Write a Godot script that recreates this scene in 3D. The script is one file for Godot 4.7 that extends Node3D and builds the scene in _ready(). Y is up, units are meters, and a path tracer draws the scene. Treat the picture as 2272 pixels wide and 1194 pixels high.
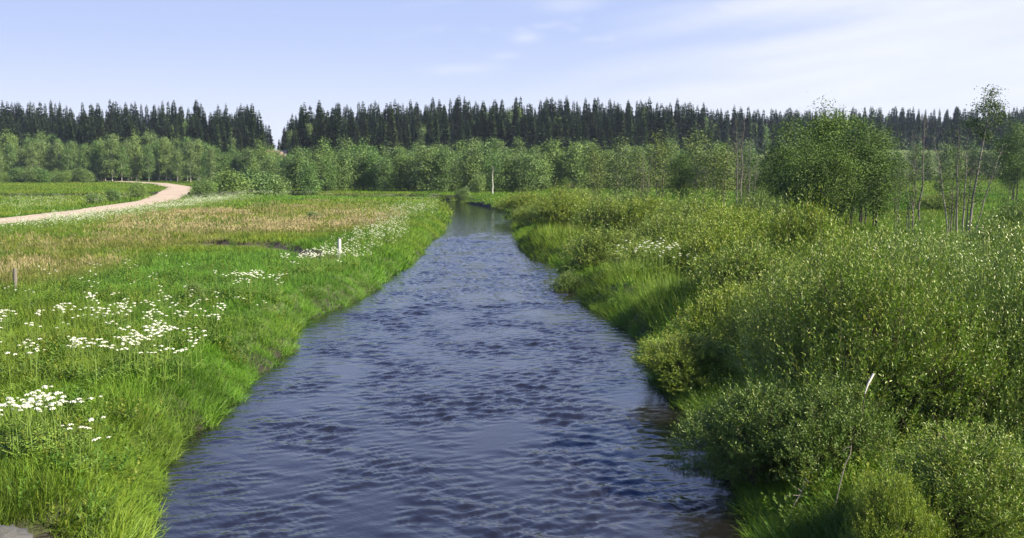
extends Node3D
# A slow river between a flowery meadow and a willow bank, seen from a bridge. Camera 6 m above the water, looking along -z.
# "d" below is the distance ahead of the bridge in metres (z = -d).

var rng := RandomNumberGenerator.new()
var noise_a := FastNoiseLite.new()
var noise_b := FastNoiseLite.new()
var noise_c := FastNoiseLite.new()
var names := {}
var mats := {}

# ---------------------------------------------------------------- mesh collector
class MB:
	var v := PackedVector3Array()
	var n := PackedVector3Array()
	var c := PackedColorArray()
	var i := PackedInt32Array()
	func vert(p: Vector3, q: Vector3, col: Color) -> void:
		v.append(p); n.append(q); c.append(col)
	func tri(a: int, b: int, e: int) -> void:
		i.append(a); i.append(b); i.append(e)
	func leaf(p: Vector3, dir: Vector3, nrm: Vector3, length: float, width: float, col: Color) -> void:
		var s := dir.cross(nrm).normalized()
		var q := s.cross(dir).normalized()
		var m := p + dir * (length * 0.45) + q * (width * 0.16)
		var k := v.size()
		var h := s * (width * 0.5)
		vert(p, q, col); vert(m + h, (q - s * 0.35).normalized(), col); vert(p + dir * length, q, col); vert(m - h, (q + s * 0.35).normalized(), col)
		tri(k, k + 2, k + 1); tri(k, k + 3, k + 2)
	func blade(p: Vector3, az: float, length: float, width: float, lean: float, droop: float, col: Color) -> void:
		var out := Vector3(cos(az), 0, sin(az))
		var s := Vector3(-sin(az), 0, cos(az)) * (width * 0.5)
		var q := (out * -0.5 + Vector3.UP * 0.6).normalized()
		var k := v.size()
		var at := p
		var a := lean
		for j in 3:
			var w := 1.0 if j < 2 else 0.7
			vert(at - s * w, q, col); vert(at + s * w, q, col)
			a += droop * 0.5
			at += (out * sin(a) + Vector3.UP * cos(a)) * (length / 3.0)
		vert(at, q, col)
		for j in 2:
			var b := k + j * 2
			tri(b, b + 2, b + 1); tri(b + 1, b + 2, b + 3)
		tri(k + 4, k + 6, k + 5)
	func tube(pts: PackedVector3Array, radii: PackedFloat32Array, sides: int, col: Color) -> void:
		var k := v.size()
		for j in pts.size():
			var t := (pts[mini(j + 1, pts.size() - 1)] - pts[maxi(j - 1, 0)]).normalized()
			var x := t.cross(Vector3(0.31, 0.17, 0.93)).normalized()
			var y := t.cross(x)
			for s in sides:
				var a := TAU * s / sides
				var q := x * cos(a) + y * sin(a)
				vert(pts[j] + q * radii[j], q, col)
		for j in pts.size() - 1:
			for s in sides:
				var a := k + j * sides + s
				var b := k + j * sides + (s + 1) % sides
				tri(a, a + sides, b); tri(b, a + sides, b + sides)
	func box(a: Vector3, b: Vector3, col: Color) -> void:
		for f in [[0, 1], [0, -1], [1, 1], [1, -1], [2, 1], [2, -1]]:
			var ax: int = f[0]
			var q := Vector3.ZERO
			q[ax] = f[1]
			var k := v.size()
			for e in [[0, 0], [1, 0], [1, 1], [0, 1]]:
				var p := a
				p[ax] = b[ax] if f[1] > 0 else a[ax]
				p[(ax + 1) % 3] = b[(ax + 1) % 3] if e[0] else a[(ax + 1) % 3]
				p[(ax + 2) % 3] = b[(ax + 2) % 3] if e[1] else a[(ax + 2) % 3]
				vert(p, q, col)
			if f[1] > 0:
				tri(k, k + 2, k + 1); tri(k, k + 3, k + 2)
			else:
				tri(k, k + 1, k + 2); tri(k, k + 2, k + 3)
	func mesh() -> ArrayMesh:
		var m := ArrayMesh.new()
		var a := []
		a.resize(Mesh.ARRAY_MAX)
		a[Mesh.ARRAY_VERTEX] = v; a[Mesh.ARRAY_NORMAL] = n; a[Mesh.ARRAY_COLOR] = c; a[Mesh.ARRAY_INDEX] = i
		m.add_surface_from_arrays(Mesh.PRIMITIVE_TRIANGLES, a)
		return m

# ---------------------------------------------------------------- naming and tagging
func numbered(called: String) -> String:
	var k: int = names.get(called, 0)
	names[called] = k + 1
	return called if k == 0 else "%s_%03d" % [called, k]

func part(called: String, m: Mesh, mat: Material, parent: Node3D) -> MeshInstance3D:
	var o := MeshInstance3D.new()
	o.name = called
	o.mesh = m
	o.material_override = mat
	parent.add_child(o, true)
	return o

func thing(called: String, label: String, category: String, at: Vector3, group := "") -> Node3D:
	var o := Node3D.new()
	o.name = numbered(called)
	add_child(o, true)
	o.position = at
	o.set_meta("label", label)
	o.set_meta("category", category)
	if group:
		o.set_meta("group", group)
	return o

func structure(called: String, m: Mesh, mat: Material, label: String) -> MeshInstance3D:
	var o := part(numbered(called), m, mat, self)
	o.set_meta("kind", "structure")
	o.set_meta("label", label)
	return o

func scatter(called: String, m: Mesh, mat: Material, at: Array, tints: PackedColorArray, label: String, category: String, parent: Node3D = null) -> void:
	if at.is_empty():
		return
	var mm := MultiMesh.new()
	mm.transform_format = MultiMesh.TRANSFORM_3D
	mm.use_colors = true
	mm.mesh = m
	mm.instance_count = at.size()
	for k in at.size():
		mm.set_instance_transform(k, at[k])
		mm.set_instance_color(k, tints[k])
	var o := MultiMeshInstance3D.new()
	o.name = numbered(called)
	o.multimesh = mm
	o.material_override = mat
	o.set_meta("kind", "stuff")
	if parent:
		parent.add_child(o, true)
		return
	add_child(o, true)
	o.set_meta("label", label)
	o.set_meta("category", category)

func leaf_material(tint: Color, rough: float, back: Color, spec := 0.5) -> StandardMaterial3D:
	var m := StandardMaterial3D.new()
	m.vertex_color_use_as_albedo = true
	m.albedo_color = tint.linear_to_srgb()
	m.roughness = rough
	m.metallic_specular = spec
	m.backlight_enabled = true
	m.backlight = back
	return m

func plain_material(tint: Color, rough: float, use_vertex := true) -> StandardMaterial3D:
	var m := StandardMaterial3D.new()
	m.vertex_color_use_as_albedo = use_vertex
	m.albedo_color = tint.linear_to_srgb()
	m.roughness = rough
	return m

# ---------------------------------------------------------------- the lie of the land
var river := PackedVector2Array([
	Vector2(-6.2, -60), Vector2(-6.0, 8), Vector2(-5.85, 16.5), Vector2(-7.35, 21.8), Vector2(-7.0, 25), Vector2(-7.3, 27.6), Vector2(-7.3, 32.2), Vector2(-7.2, 34.2), Vector2(-8.0, 37.5), Vector2(-8.0, 42.1), Vector2(-7.05, 45.7),
	Vector2(-6.8, 51.7), Vector2(-6.8, 58.2), Vector2(-6.3, 66.6), Vector2(-6.8, 80), Vector2(-6.3, 93.5), Vector2(-8.3, 127), Vector2(-10.9, 163), Vector2(-15, 171), Vector2(-30, 175), Vector2(-60, 177),
	Vector2(-60, 193), Vector2(-30, 193), Vector2(-15, 191), Vector2(-9.5, 183), Vector2(-5.2, 165), Vector2(-0.1, 140), Vector2(0.35, 117), Vector2(0.5, 96.7), Vector2(0.8, 77.8), Vector2(1.5, 68), Vector2(2.9, 64.5),
	Vector2(3.0, 56), Vector2(3.4, 50), Vector2(3.2, 45.2), Vector2(4.0, 41), Vector2(4.4, 36), Vector2(4.3, 30.5), Vector2(4.0, 27), Vector2(4.6, 25.3), Vector2(4.7, 23.5), Vector2(4.2, 20), Vector2(4.0, 16.5), Vector2(4.3, 8), Vector2(4.3, -60)])
const SX := 190
const SD := 470
var sdf := PackedFloat32Array()

func build_sdf() -> void:
	sdf.resize(SX * SD)
	var m := river.size()
	for j in SD:
		for k in SX:
			var p := Vector2(-55 + k * 0.5, -20 + j * 0.5)
			var best := 1e9
			for s in m:
				var a := river[s]
				var e := river[(s + 1) % m] - a
				var w := p - a
				var t := clampf(w.dot(e) / e.length_squared(), 0.0, 1.0)
				best = minf(best, (w - e * t).length_squared())
			sdf[j * SX + k] = sqrt(best) * (-1.0 if Geometry2D.is_point_in_polygon(p, river) else 1.0) + 0.55 * noise_c.get_noise_2d(p.x * 6.0, p.y * 6.0)

func river_gap(x: float, d: float) -> float:   # metres from the water's edge, negative in the river
	if d < -19.0:
		return absf(x + 0.9) - 5.2
	if x < -54.0:
		return (177.0 - d) if d < 185.0 else (d - 193.0)
	if x > 38.0:
		return x - 4.0
	if d > 212.0:
		return d - 192.0
	var fx := (x + 55.0) * 2.0
	var fd := (d + 20.0) * 2.0
	var k := clampi(int(fx), 0, SX - 2)
	var j := clampi(int(fd), 0, SD - 2)
	fx -= k
	fd -= j
	var o := j * SX + k
	return lerpf(lerpf(sdf[o], sdf[o + 1], fx), lerpf(sdf[o + SX], sdf[o + SX + 1], fx), fd)

func left_of_river(x: float, d: float) -> bool:
	return x < -2.0 - maxf(0.0, (d - 90.0) * 0.055)

func polyline_gap(p: Vector2, pts: PackedVector2Array) -> float:
	var best := 1e9
	for s in pts.size() - 1:
		var e := pts[s + 1] - pts[s]
		var t := clampf((p - pts[s]).dot(e) / e.length_squared(), 0.0, 1.0)
		best = minf(best, (p - pts[s] - e * t).length())
	return best

var road_line := PackedVector2Array([Vector2(-47, 40), Vector2(-44.5, 70), Vector2(-43.8, 91.3), Vector2(-44.4, 110.4), Vector2(-48.5, 142.9), Vector2(-56.7, 175), Vector2(-70, 222), Vector2(-88, 262), Vector2(-106, 292), Vector2(-118, 306)])
var ditch_line := PackedVector2Array([Vector2(-19.6, 68.6), Vector2(-17.8, 67.4), Vector2(-15.9, 67.9), Vector2(-14.6, 65.4), Vector2(-13.2, 63.6), Vector2(-11.6, 60.2), Vector2(-9.85, 58.6)])
const ROAD_HALF := 2.5

func hill_height(x: float, d: float) -> float:
	if d < 230.0:
		return 0.0
	var b := x / d          # bearing
	var most := lerpf(10.0, 14.5, smoothstep(-0.2, -0.05, b))
	most = lerpf(most, 18.0, smoothstep(0.15, 0.35, b))
	most *= 1.0 - 0.45 * exp(-pow((b + 0.222) / 0.022, 2.0))
	var far := lerpf(420.0, 480.0, smoothstep(-0.25, -0.1, b))
	far = lerpf(far, 660.0, smoothstep(0.1, 0.3, b))
	return most * smoothstep(lerpf(250.0, 330.0, smoothstep(-0.22, -0.3, b)), far, d)

func ditch_at(x: float) -> float:   # the foot of the small cut bank in the meadow
	if x < -19.6:
		return 68.6
	for k in ditch_line.size() - 1:
		if x <= ditch_line[k + 1].x:
			return lerpf(ditch_line[k].y, ditch_line[k + 1].y, (x - ditch_line[k].x) / (ditch_line[k + 1].x - ditch_line[k].x))
	return 58.6

func mound(x: float, d: float) -> float:
	return maxf(maxf(blob(x, d, 3.4, 75.0, 2.4, 7.5), blob(x, d, 5.4, 46.0, 2.2, 2.6)), blob(x, d, 6.3, 38.0, 2.2, 2.6))

func ground(x: float, d: float) -> float:
	var gap := river_gap(x, d)
	if gap < 0.0:
		return maxf(-0.9, gap * 0.8 - 0.05)
	var h := 0.0
	if left_of_river(x, d) or d > 200.0:
		h = smoothstep(-0.25, 1.5, gap) * 0.95 + noise_a.get_noise_2d(x * 2.0, d * 2.0) * 0.16 * smoothstep(0.3, 3.0, gap)
		if d > 50.0 and d < 76.0:
			var dg := polyline_gap(Vector2(x, d), ditch_line)
			if dg < 1.2:
				h -= 0.3 * (1.0 - smoothstep(0.2, 0.75, dg))
			var behind := d - ditch_at(x)
			h += (0.2 + noise_c.get_noise_2d(x * 12.0, 5.0) * 0.2) * smoothstep(-0.1, 0.45, behind) * smoothstep(14.0, 3.0, behind) * smoothstep(-22.5, -19.0, x) * smoothstep(-8.6, -10.5, x)
		if d < 17.0 and x < -5.0:
			h -= 0.7 * exp(-(pow((x + 6.9) / 0.5, 2.0) + pow((d - 14.9) / 1.1, 2.0)))
		if x < -30.0 and d < 310.0:
			var rg := polyline_gap(Vector2(x, d), road_line)
			h = lerpf(1.32, h, smoothstep(ROAD_HALF + 0.2, ROAD_HALF + 2.2, rg))
		h += 0.5 * smoothstep(150.0, 260.0, d)
	else:
		h = smoothstep(-0.25, 1.7, gap) * 0.55 + (noise_a.get_noise_2d(x * 6.0, d * 6.0) * 0.22 + 0.1) * smoothstep(0.4, 2.5, gap)
		h += 0.35 * smoothstep(60.0, 150.0, d) + 0.55 * mound(x, d) * smoothstep(0.0, 1.2, gap)
	return h + hill_height(x, d)

func on_ground(x: float, d: float, sink := 0.0) -> Vector3:
	return Vector3(x, ground(x, d) - sink, -d)

func in_view(x: float, d: float, margin := 3.0) -> bool:
	return absf(x) < d * 0.51 + margin

# meadow colours by what grows where: lush sedge, yellowing grass, rusty seeding grass, fresh green
const LUSH := Color(0.084, 0.186, 0.015)
const YELLOW := Color(0.172, 0.240, 0.030)
const RUSTY := Color(0.192, 0.202, 0.052)
const FRESH := Color(0.112, 0.238, 0.033)

func blob(x: float, d: float, cx: float, cd: float, rx: float, rd: float) -> float:
	var q := pow((x - cx) / rx, 2.0) + pow((d - cd) / rd, 2.0)
	return clampf(1.5 - q, 0.0, 1.0)

func rustiness(x: float, d: float) -> float:
	if not left_of_river(x, d):
		return blob(x, d, 2.0, 265.0, 60.0, 40.0) if d > 150.0 else 0.25 * blob(x, d, 38.0, 105.0, 20.0, 20.0)
	var e := noise_b.get_noise_2d(x, d * 0.55)
	var r := blob(x, d, -25.0, 50.0, 6.0, 9.0) + 0.85 * blob(x, d, -31.0, 66.0, 12.0, 6.0) * (1.0 - blob(x, d, -14.0, 52.0, 8.0, 12.0))
	r += blob(x, d, -23.0, 105.0, 13.0, 36.0) * (0.9 + e * 0.6)
	return clampf(r * (0.9 + e * 0.5), 0.0, 1.0) * smoothstep(1.5, 5.5, river_gap(x, d))

func grass_colour(x: float, d: float) -> Color:
	var c := LUSH
	var e := noise_b.get_noise_2d(x * 1.7 + 90.0, d * 1.1)
	if left_of_river(x, d) or d > 200.0:
		c = LUSH.lerp(YELLOW, clampf(0.25 + e * 1.1 + smoothstep(60.0, 110.0, d) * 0.45, 0.0, 1.0))
		c = c.lerp(FRESH, blob(x, d, -14.0, 51.0, 7.5, 11.0) * 0.85)
		c = c.lerp(FRESH, blob(x, d, -34.0, 172.0, 22.0, 14.0) * 0.6)
	else:
		c = LUSH.lerp(YELLOW, clampf(0.34 + e * 0.8 + 0.35 * mound(x, d), 0.0, 1.0))
	c = c.lerp(RUSTY, rustiness(x, d) * 0.8)
	return c

var willow_rows := [
	["big", 7.06, 20.5, 2.76, 3.17, 0, "broad leafy willow holding a stripped white broken branch, biggest of the near right bank"],
	["near", 4.58, 18.9, 1.5, 1.61, 1, "dark willow leaning out over the water, bare twig tangle at its foot"],
	["big", 9.71, 20.0, 2.02, 3.14, 2, "tall silvery willow at the right edge, beside the one with the white branch"],
	["near", 6.52, 14.6, 1.33, 1.4, 0, "low willow with long pale twigs in the near right corner"],
	["near", 4.78, 27.5, 1.72, 1.22, 3, "yellow green willow bulging over the river edge beyond the dark leaning willow"],
	["big", 7.29, 26.5, 1.91, 2.36, 0, "olive willow rising just behind the broad willow with the white branch"],
	["big", 11.39, 28.5, 2.26, 2.92, 2, "wide willow with glinting silvery leaves, second row on the right bank"],
	["mid", 15.19, 31.0, 1.79, 3.02, 2, "silvery willow cut by the right edge, second row from the near corner"],
	["mid", 10.49, 33.5, 2.01, 2.6, 0, "round willow between the dome shaped willow and the wide silvery one"],
	["mid", 8.39, 37.0, 2.14, 2.14, 0, "olive willow beside the green grass bank, well left of the dome shaped willow"],
	["mid", 12.59, 44.0, 2.33, 3.39, 3, "dome shaped willow standing in front of the big alder clump"],
	["mid", 14.06, 40.0, 2.21, 2.72, 0, "willow at the foot of the bare slender trunks on the right"],
	["mid", 17.39, 42.0, 2.32, 2.49, 2, "willow in front of the tall many stemmed tree on the right"],
	["mid", 21.41, 46.0, 2.54, 2.7, 2, "willow at the right edge below the leaning sapling"],
	["mid", 9.41, 47.0, 2.6, 2.43, 3, "yellowish willow midway between the riverside grass mound and the alder clump"],
	["mid", 7.03, 51.0, 2.58, 1.73, 0, "olive willow rising behind the grass mound with white flowers"],
	["mid", 5.36, 58.0, 2.65, 1.83, 0, "grey green willow next to the tall bright grass promontory"],
	["mid", 9.15, 60.0, 2.89, 2.47, 0, "twiggy willow behind the olive one over the flowery grass mound"],
	["mid", 13.19, 62.0, 3.43, 2.9, 3, "leafy willow left of the alder clump, in front of the grey thicket"],
	["mid", 2.84, 51.0, 0.92, 1.18, 1, "small dark bush at the waterline between two grass mounds"],
	["mid", 3.92, 80.0, 2.89, 2.65, 3, "willow on the river bank just beyond the bright grass promontory"],
	["mid", 7.16, 76.0, 2.92, 2.79, 0, "light olive willow behind the promontory, second from the river"],
	["mid", 10.0, 74.0, 3.2, 2.87, 3, "willow in the third row, third from the river"],
	["mid", 12.47, 70.0, 3.2, 3.01, 0, "willow in the third row, in front of the leaning grey trunks"],
	["mid", 2.02, 96.0, 2.08, 1.66, 0, "small willow hugging the far right bank of the narrow reach"],
	["mid", 1.47, 118.0, 3.12, 2.18, 3, "low bush on the right bank where the river starts to bend"],
	["mid", 6.62, 100.0, 3.37, 2.56, 0, "spreading willow before the far tan field, right of the river"],
	["mid", 10.69, 96.0, 3.46, 2.68, 1, "dark willow under the grey dead branches, centre right"],
	["mid", 19.07, 80.0, 2.89, 2.82, 1, "willow tucked against the left foot of the alder clump"],
	["mid", 31.99, 66.0, 2.06, 2.87, 1, "dark green bush on the right edge beside the grassy clearing"],
	["mid", 49.23, 120.0, 3.46, 1.97, 0, "bush on the far side of the grassy clearing on the right"],
	["near", 3.83, 20.6, 0.99, 0.53, 1, "small willow half over the water between the yellow green and the dark leaning ones"],
	["near", 5.48, 18.0, 1.13, 1.4, 1, "shaded low willow in the hollow before the broad willow"],
	["near", 5.13, 13.6, 0.65, 1.26, 3, "small willow sprout left of the low one in the near right corner"],
	["mid", 6.51, 31.0, 1.49, 1.68, 3, "pale olive willow above the green grass bank"],
]
var right_trees := [
	["alder", 23.09, 88, 9.3, "alder with a small tufted top at the left end of the big alder clump"],
	["alder", 26.97, 90, 10.5, "tallest alder of the clump, its airy top standing clear of the ridge"],
	["alder", 27.62, 86, 8.7, "dense rounded alder in the middle of the alder clump"],
	["alder", 30.52, 88, 8.3, "alder with brownish withered side at the right end of the clump"],
	["alder", 24.2, 85, 6.5, "low dark alder filling the near side of the alder clump"],
	["alder", 31.06, 93, 9.7, "tall alder behind the right half of the alder clump"],
	["alder", 23.1, 83, 7.7, "middling alder in the left half of the alder clump"],
	["alder", 25.45, 82, 7.0, "bushy alder on the near side of the alder clump, right of its low dark one"],
	["sparse", 30.83, 84, 6.0, "thin half bare tree, left of the two slender ones beside the clump"],
	["sparse", 31.15, 82, 7.2, "slender sparse tree with several pale stems right of the alder clump"],
	["dead", 37.78, 98, 10.7, "dead bare treetop rising behind the slender sparse tree"],
	["dead", 22.39, 104, 10.8, "tall dead grey tree with a forked bare top"],
	["dead", 22.81, 100, 8.1, "shorter dead grey tree right of the forked bare one"],
	["dead", 14.98, 118, 7.6, "dead leaning tree over the thicket, left of the forked bare one"],
	["dead", 35.8, 110, 11.3, "bare dead spike poking out above the alder clump"],
	["alder", 5.47, 112, 4.0, "round small alder alone at the edge of the far tan field"],
	["thick", 10.77, 138, 7.4, "greyish half leafed tree at the left end of the thicket"],
	["thick", 14.77, 146, 8.3, "greyish half leafed tree, second from the left in the thicket"],
	["thick", 14.59, 122, 6.4, "twiggy tree in the thicket below the dead leaning tree"],
	["thick", 18.73, 134, 8.4, "broad grey green tree in the middle of the thicket"],
	["alder", 18.67, 118, 6.6, "leafy alder in the thicket, right of the broad grey green tree"],
	["thick", 24.26, 136, 9.1, "tallest leafy tree of the thicket, left of the forked dead tree"],
	["thick", 22.98, 116, 7.1, "twiggy tree in the thicket just left of the forked dead tree"],
	["thick", 26.89, 122, 6.4, "grey green tree behind the forked dead tree"],
	["alder", 27.18, 112, 6.3, "leafy alder between the forked dead tree and the alder clump"],
	["alder", 69.17, 170, 4.0, "pale alder across the clearing, left of the many stemmed tree"],
	["alder", 85.2, 180, 7.0, "pale alder across the clearing, right of the many stemmed tree"],
	["sparse", 40.41, 86, 4.2, "thin leaning sapling right of the tall many stemmed tree"],
	["sparse", 33.48, 80, 6.5, "thin tree leaning left beside the tall many stemmed tree"],
	["alder", 71.65, 150, 11.4, "dark dense tree at the right edge under the ridge"],
]


# ---------------------------------------------------------------- plants
func grass_tuft(blades: int, radius: float, length: float, width: float, lean: float) -> ArrayMesh:
	var b := MB.new()
	for k in blades:
		var r := radius * sqrt(rng.randf())
		var a := rng.randf() * TAU
		var t := rng.randf_range(0.72, 1.25)
		var yel := rng.randf()
		var col := Color(t * (1.0 + 0.35 * yel * yel), t, t * (1.0 - 0.2 * yel))
		if rng.randf() < 0.06:
			col = Color(2.1, 1.25, 1.6)
		b.blade(Vector3(cos(a) * r, -0.05, sin(a) * r), rng.randf() * TAU, length * rng.randf_range(0.45, 1.2), width * rng.randf_range(0.7, 1.3), rng.randf_range(0.02, lean), rng.randf_range(0.1, 1.6), col)
	return b.mesh()

func herb(stems: int, leaf_l: float) -> ArrayMesh:
	var b := MB.new()
	for k in stems:
		var a := rng.randf() * TAU
		var up := Vector3(cos(a) * 0.4, 1, sin(a) * 0.4).normalized()
		var p := Vector3(cos(a), 0, sin(a)) * rng.randf_range(0.0, 0.12)
		var h := rng.randf_range(0.3, 0.62)
		for j in 9:
			var q := Vector3(rng.randfn(), 0.25, rng.randfn()).normalized()
			var t := rng.randf_range(0.75, 1.25)
			b.leaf(p + up * (h * (0.3 + 0.08 * j)), (q + up * 0.35).normalized(), (Vector3.UP + q * 0.3).normalized(), leaf_l * rng.randf_range(0.6, 1.2), leaf_l * 0.42, Color(t, t, t))
	return b.mesh()

func seed_tuft(stalks: int, radius: float, length: float, thick: float) -> ArrayMesh:
	var b := MB.new()
	for k in stalks:
		var r := radius * sqrt(rng.randf())
		var a := rng.randf() * TAU
		var p := Vector3(cos(a) * r, 0, sin(a) * r)
		var up := Vector3(rng.randf_range(-0.22, 0.22), 1, rng.randf_range(-0.22, 0.22)).normalized()
		var l := length * rng.randf_range(0.75, 1.1)
		var t := rng.randf_range(0.8, 1.2)
		b.blade(p, a, l * 0.8, thick * 0.5, 0.05, 0.06, Color(0.20, 0.20, 0.06))
		for j in 3:
			var q := Vector3(rng.randf_range(-1, 1), 0.2, rng.randf_range(-1, 1)).normalized()
			b.leaf(p + up * (l * (0.72 + 0.08 * j)), (up + q * 0.3).normalized(), q, l * 0.22, thick * 1.7, Color(0.27 * t, 0.225 * t, 0.11 * t))
	return b.mesh()

func umbel_mesh(b: MB, at: Vector3, radius: float, florets: int) -> void:
	for k in florets:
		var r := radius * sqrt((k + 0.4) / florets)
		var a := k * 2.39996
		var p := at + Vector3(cos(a) * r, 0.35 * radius * (1.0 - pow(r / radius, 2.0)), sin(a) * r)
		var q := Vector3(cos(a) * r * 1.4, radius, sin(a) * r * 1.4).normalized()
		var x := q.cross(Vector3(0.9, 0.1, 0.4)).normalized()
		var y := q.cross(x)
		var s := radius * rng.randf_range(0.24, 0.34)
		var col := Color(0.66, 0.68, 0.55) * rng.randf_range(0.85, 1.0)
		var m := b.v.size()
		b.vert(p + q * s * 0.35, q, col)
		for e in 6:
			b.vert(p + (x * cos(TAU * e / 6.0) + y * sin(TAU * e / 6.0)) * s * (1.0 if e % 2 else 0.75), q, col)
		for e in 6:
			b.tri(m, m + 1 + (e + 1) % 6, m + 1 + e)

func umbel_plant_parts(h: float, heads: int) -> Array:   # [stem, leaf, [umbels]]
	var stem := MB.new()
	var green := Color(0.14, 0.22, 0.035)
	var top := Vector3(rng.randf_range(-0.06, 0.06), h, rng.randf_range(-0.06, 0.06))
	stem.tube(PackedVector3Array([Vector3(0, -0.05, 0), top * 0.55, top]), PackedFloat32Array([0.011, 0.008, 0.004]), 4, green)
	var umbels := []
	for k in heads:
		var a := k * 2.2 + rng.randf()
		var e := top + (Vector3(cos(a) * 0.16, rng.randf_range(-0.12, 0.02), sin(a) * 0.16) * rng.randf_range(0.7, 1.4) if k else Vector3.ZERO)
		if k:
			stem.tube(PackedVector3Array([top * 0.62, top * 0.75 + (e - top) * 0.7, e]), PackedFloat32Array([0.006, 0.005, 0.003]), 3, green)
		var u := MB.new()
		umbel_mesh(u, e, rng.randf_range(0.03, 0.065), 11)
		umbels.append(u)
	var lf := MB.new()
	for k in 3:
		var a := k * 1.7 + rng.randf()
		var o := Vector3(cos(a), 0.5, sin(a)).normalized()
		var s := Vector3(-sin(a), 0, cos(a))
		for j in 4:
			var p := Vector3(0, h * 0.14 + k * 0.06, 0) + o * (0.06 + 0.06 * j)
			for w in [-1.0, 1.0]:
				lf.leaf(p, (o * 0.7 + s * w).normalized(), Vector3.UP, 0.10 - j * 0.015, 0.045, Color(0.15, 0.24, 0.03))
	return [stem, lf, umbels]

func willow_mesh(radius: float, h: float, twigs: int, per_twig: int, leaf_l: float, leaf_w: float, lobes: int, base: Color) -> Array:
	var wood := MB.new()
	var crown := MB.new()
	var bark := Color(0.10, 0.085, 0.06)
	var spots := []
	for k in lobes:
		var a := k * 2.39996 + rng.randf() * 0.5
		var rr := radius * 0.68 * sqrt((k + 0.3) / lobes)
		var top := h * (1.0 - 0.42 * pow(rr / (radius * 0.68), 2.0)) * rng.randf_range(0.82, 1.06)
		var lr := radius * rng.randf_range(0.26, 0.58)
		spots.append([Vector3(cos(a) * rr, maxf(top - lr * 0.85, lr * 0.55), sin(a) * rr), lr])
		var root := Vector3(cos(a) * 0.18, -0.15, sin(a) * 0.18)
		var c: Vector3 = spots[k][0]
		var pts := PackedVector3Array([root, root.lerp(c, 0.4) + Vector3(rng.randf_range(-0.12, 0.12), h * 0.06, rng.randf_range(-0.12, 0.12)), c, c + Vector3(cos(a) * 0.25, lr * 0.8, sin(a) * 0.25)])
		wood.tube(pts, PackedFloat32Array([0.045, 0.03, 0.018, 0.006]), 5, bark)
		for j in 6:
			var o := Vector3(rng.randfn(), rng.randf_range(-0.2, 1.0), rng.randfn()).normalized()
			var s := pts[1].lerp(c, rng.randf_range(0.2, 1.0))
			wood.tube(PackedVector3Array([s, s.lerp(c + o * lr * 0.85, 0.5) + Vector3(0, 0.08, 0), c + o * lr * 0.9]), PackedFloat32Array([0.014, 0.009, 0.004]), 3, bark)
	var total := 0.0
	for s in spots:
		total += s[1] * s[1]
	for s in spots:
		var c: Vector3 = s[0]
		var lr: float = s[1]
		for k in int(twigs * lr * lr / total):
			var o := Vector3(rng.randfn(), rng.randfn() * 0.8 + 0.25, rng.randfn()).normalized()
			var p := c + o * lr * (1.0 - 0.75 * pow(rng.randf(), 1.7)) * Vector3(1, 0.85, 1)
			if noise_a.get_noise_3d(p.x * 75.0, p.y * 75.0, p.z * 75.0) < -0.02 and rng.randf() < 0.9:
				continue
			if p.y < 0.05:
				p.y = rng.randf_range(0.05, 0.4)
			var dir := (o * 0.75 + Vector3(rng.randf_range(-0.5, 0.5), rng.randf_range(0.35, 1.1), rng.randf_range(-0.5, 0.5))).normalized()
			var tl := rng.randf_range(0.22, 0.5) * lr * 0.9
			if rng.randf() < 0.09:   # a long shoot standing out of the bush
				tl = rng.randf_range(0.45, 0.95)
				dir = (o * 0.6 + Vector3(rng.randfn() * 0.3, 0.9, rng.randfn() * 0.3)).normalized()
				p = c + o * lr * 0.85
			var tone := rng.randf_range(0.75, 1.25)
			var yel := rng.randf() * rng.randf()
			if rng.randf() < 0.12:
				wood.tube(PackedVector3Array([p - dir * tl * 0.5, p + dir * tl]), PackedFloat32Array([0.006, 0.003]), 3, Color(0.13, 0.11, 0.06))
			for j in per_twig:
				var t := float(j) / per_twig
				var side := Vector3(rng.randfn(), rng.randfn() * 0.6, rng.randfn())
				var ld := (dir * 0.9 + side.normalized() * 0.9).normalized()
				var q := (Vector3.UP * 0.55 + Vector3(rng.randfn(), rng.randfn(), rng.randfn()) * 0.55).normalized()
				var f := tone * rng.randf_range(0.85, 1.15)
				crown.leaf(p + dir * (tl * t) + side * (leaf_l * 0.15), ld, q, leaf_l * rng.randf_range(0.7, 1.2), leaf_w * rng.randf_range(0.8, 1.2), Color(base.r * f * (1.0 + 0.55 * yel), base.g * f * (1.0 + 0.15 * yel), base.b * f))
	return [wood.mesh(), crown.mesh()]

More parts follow.
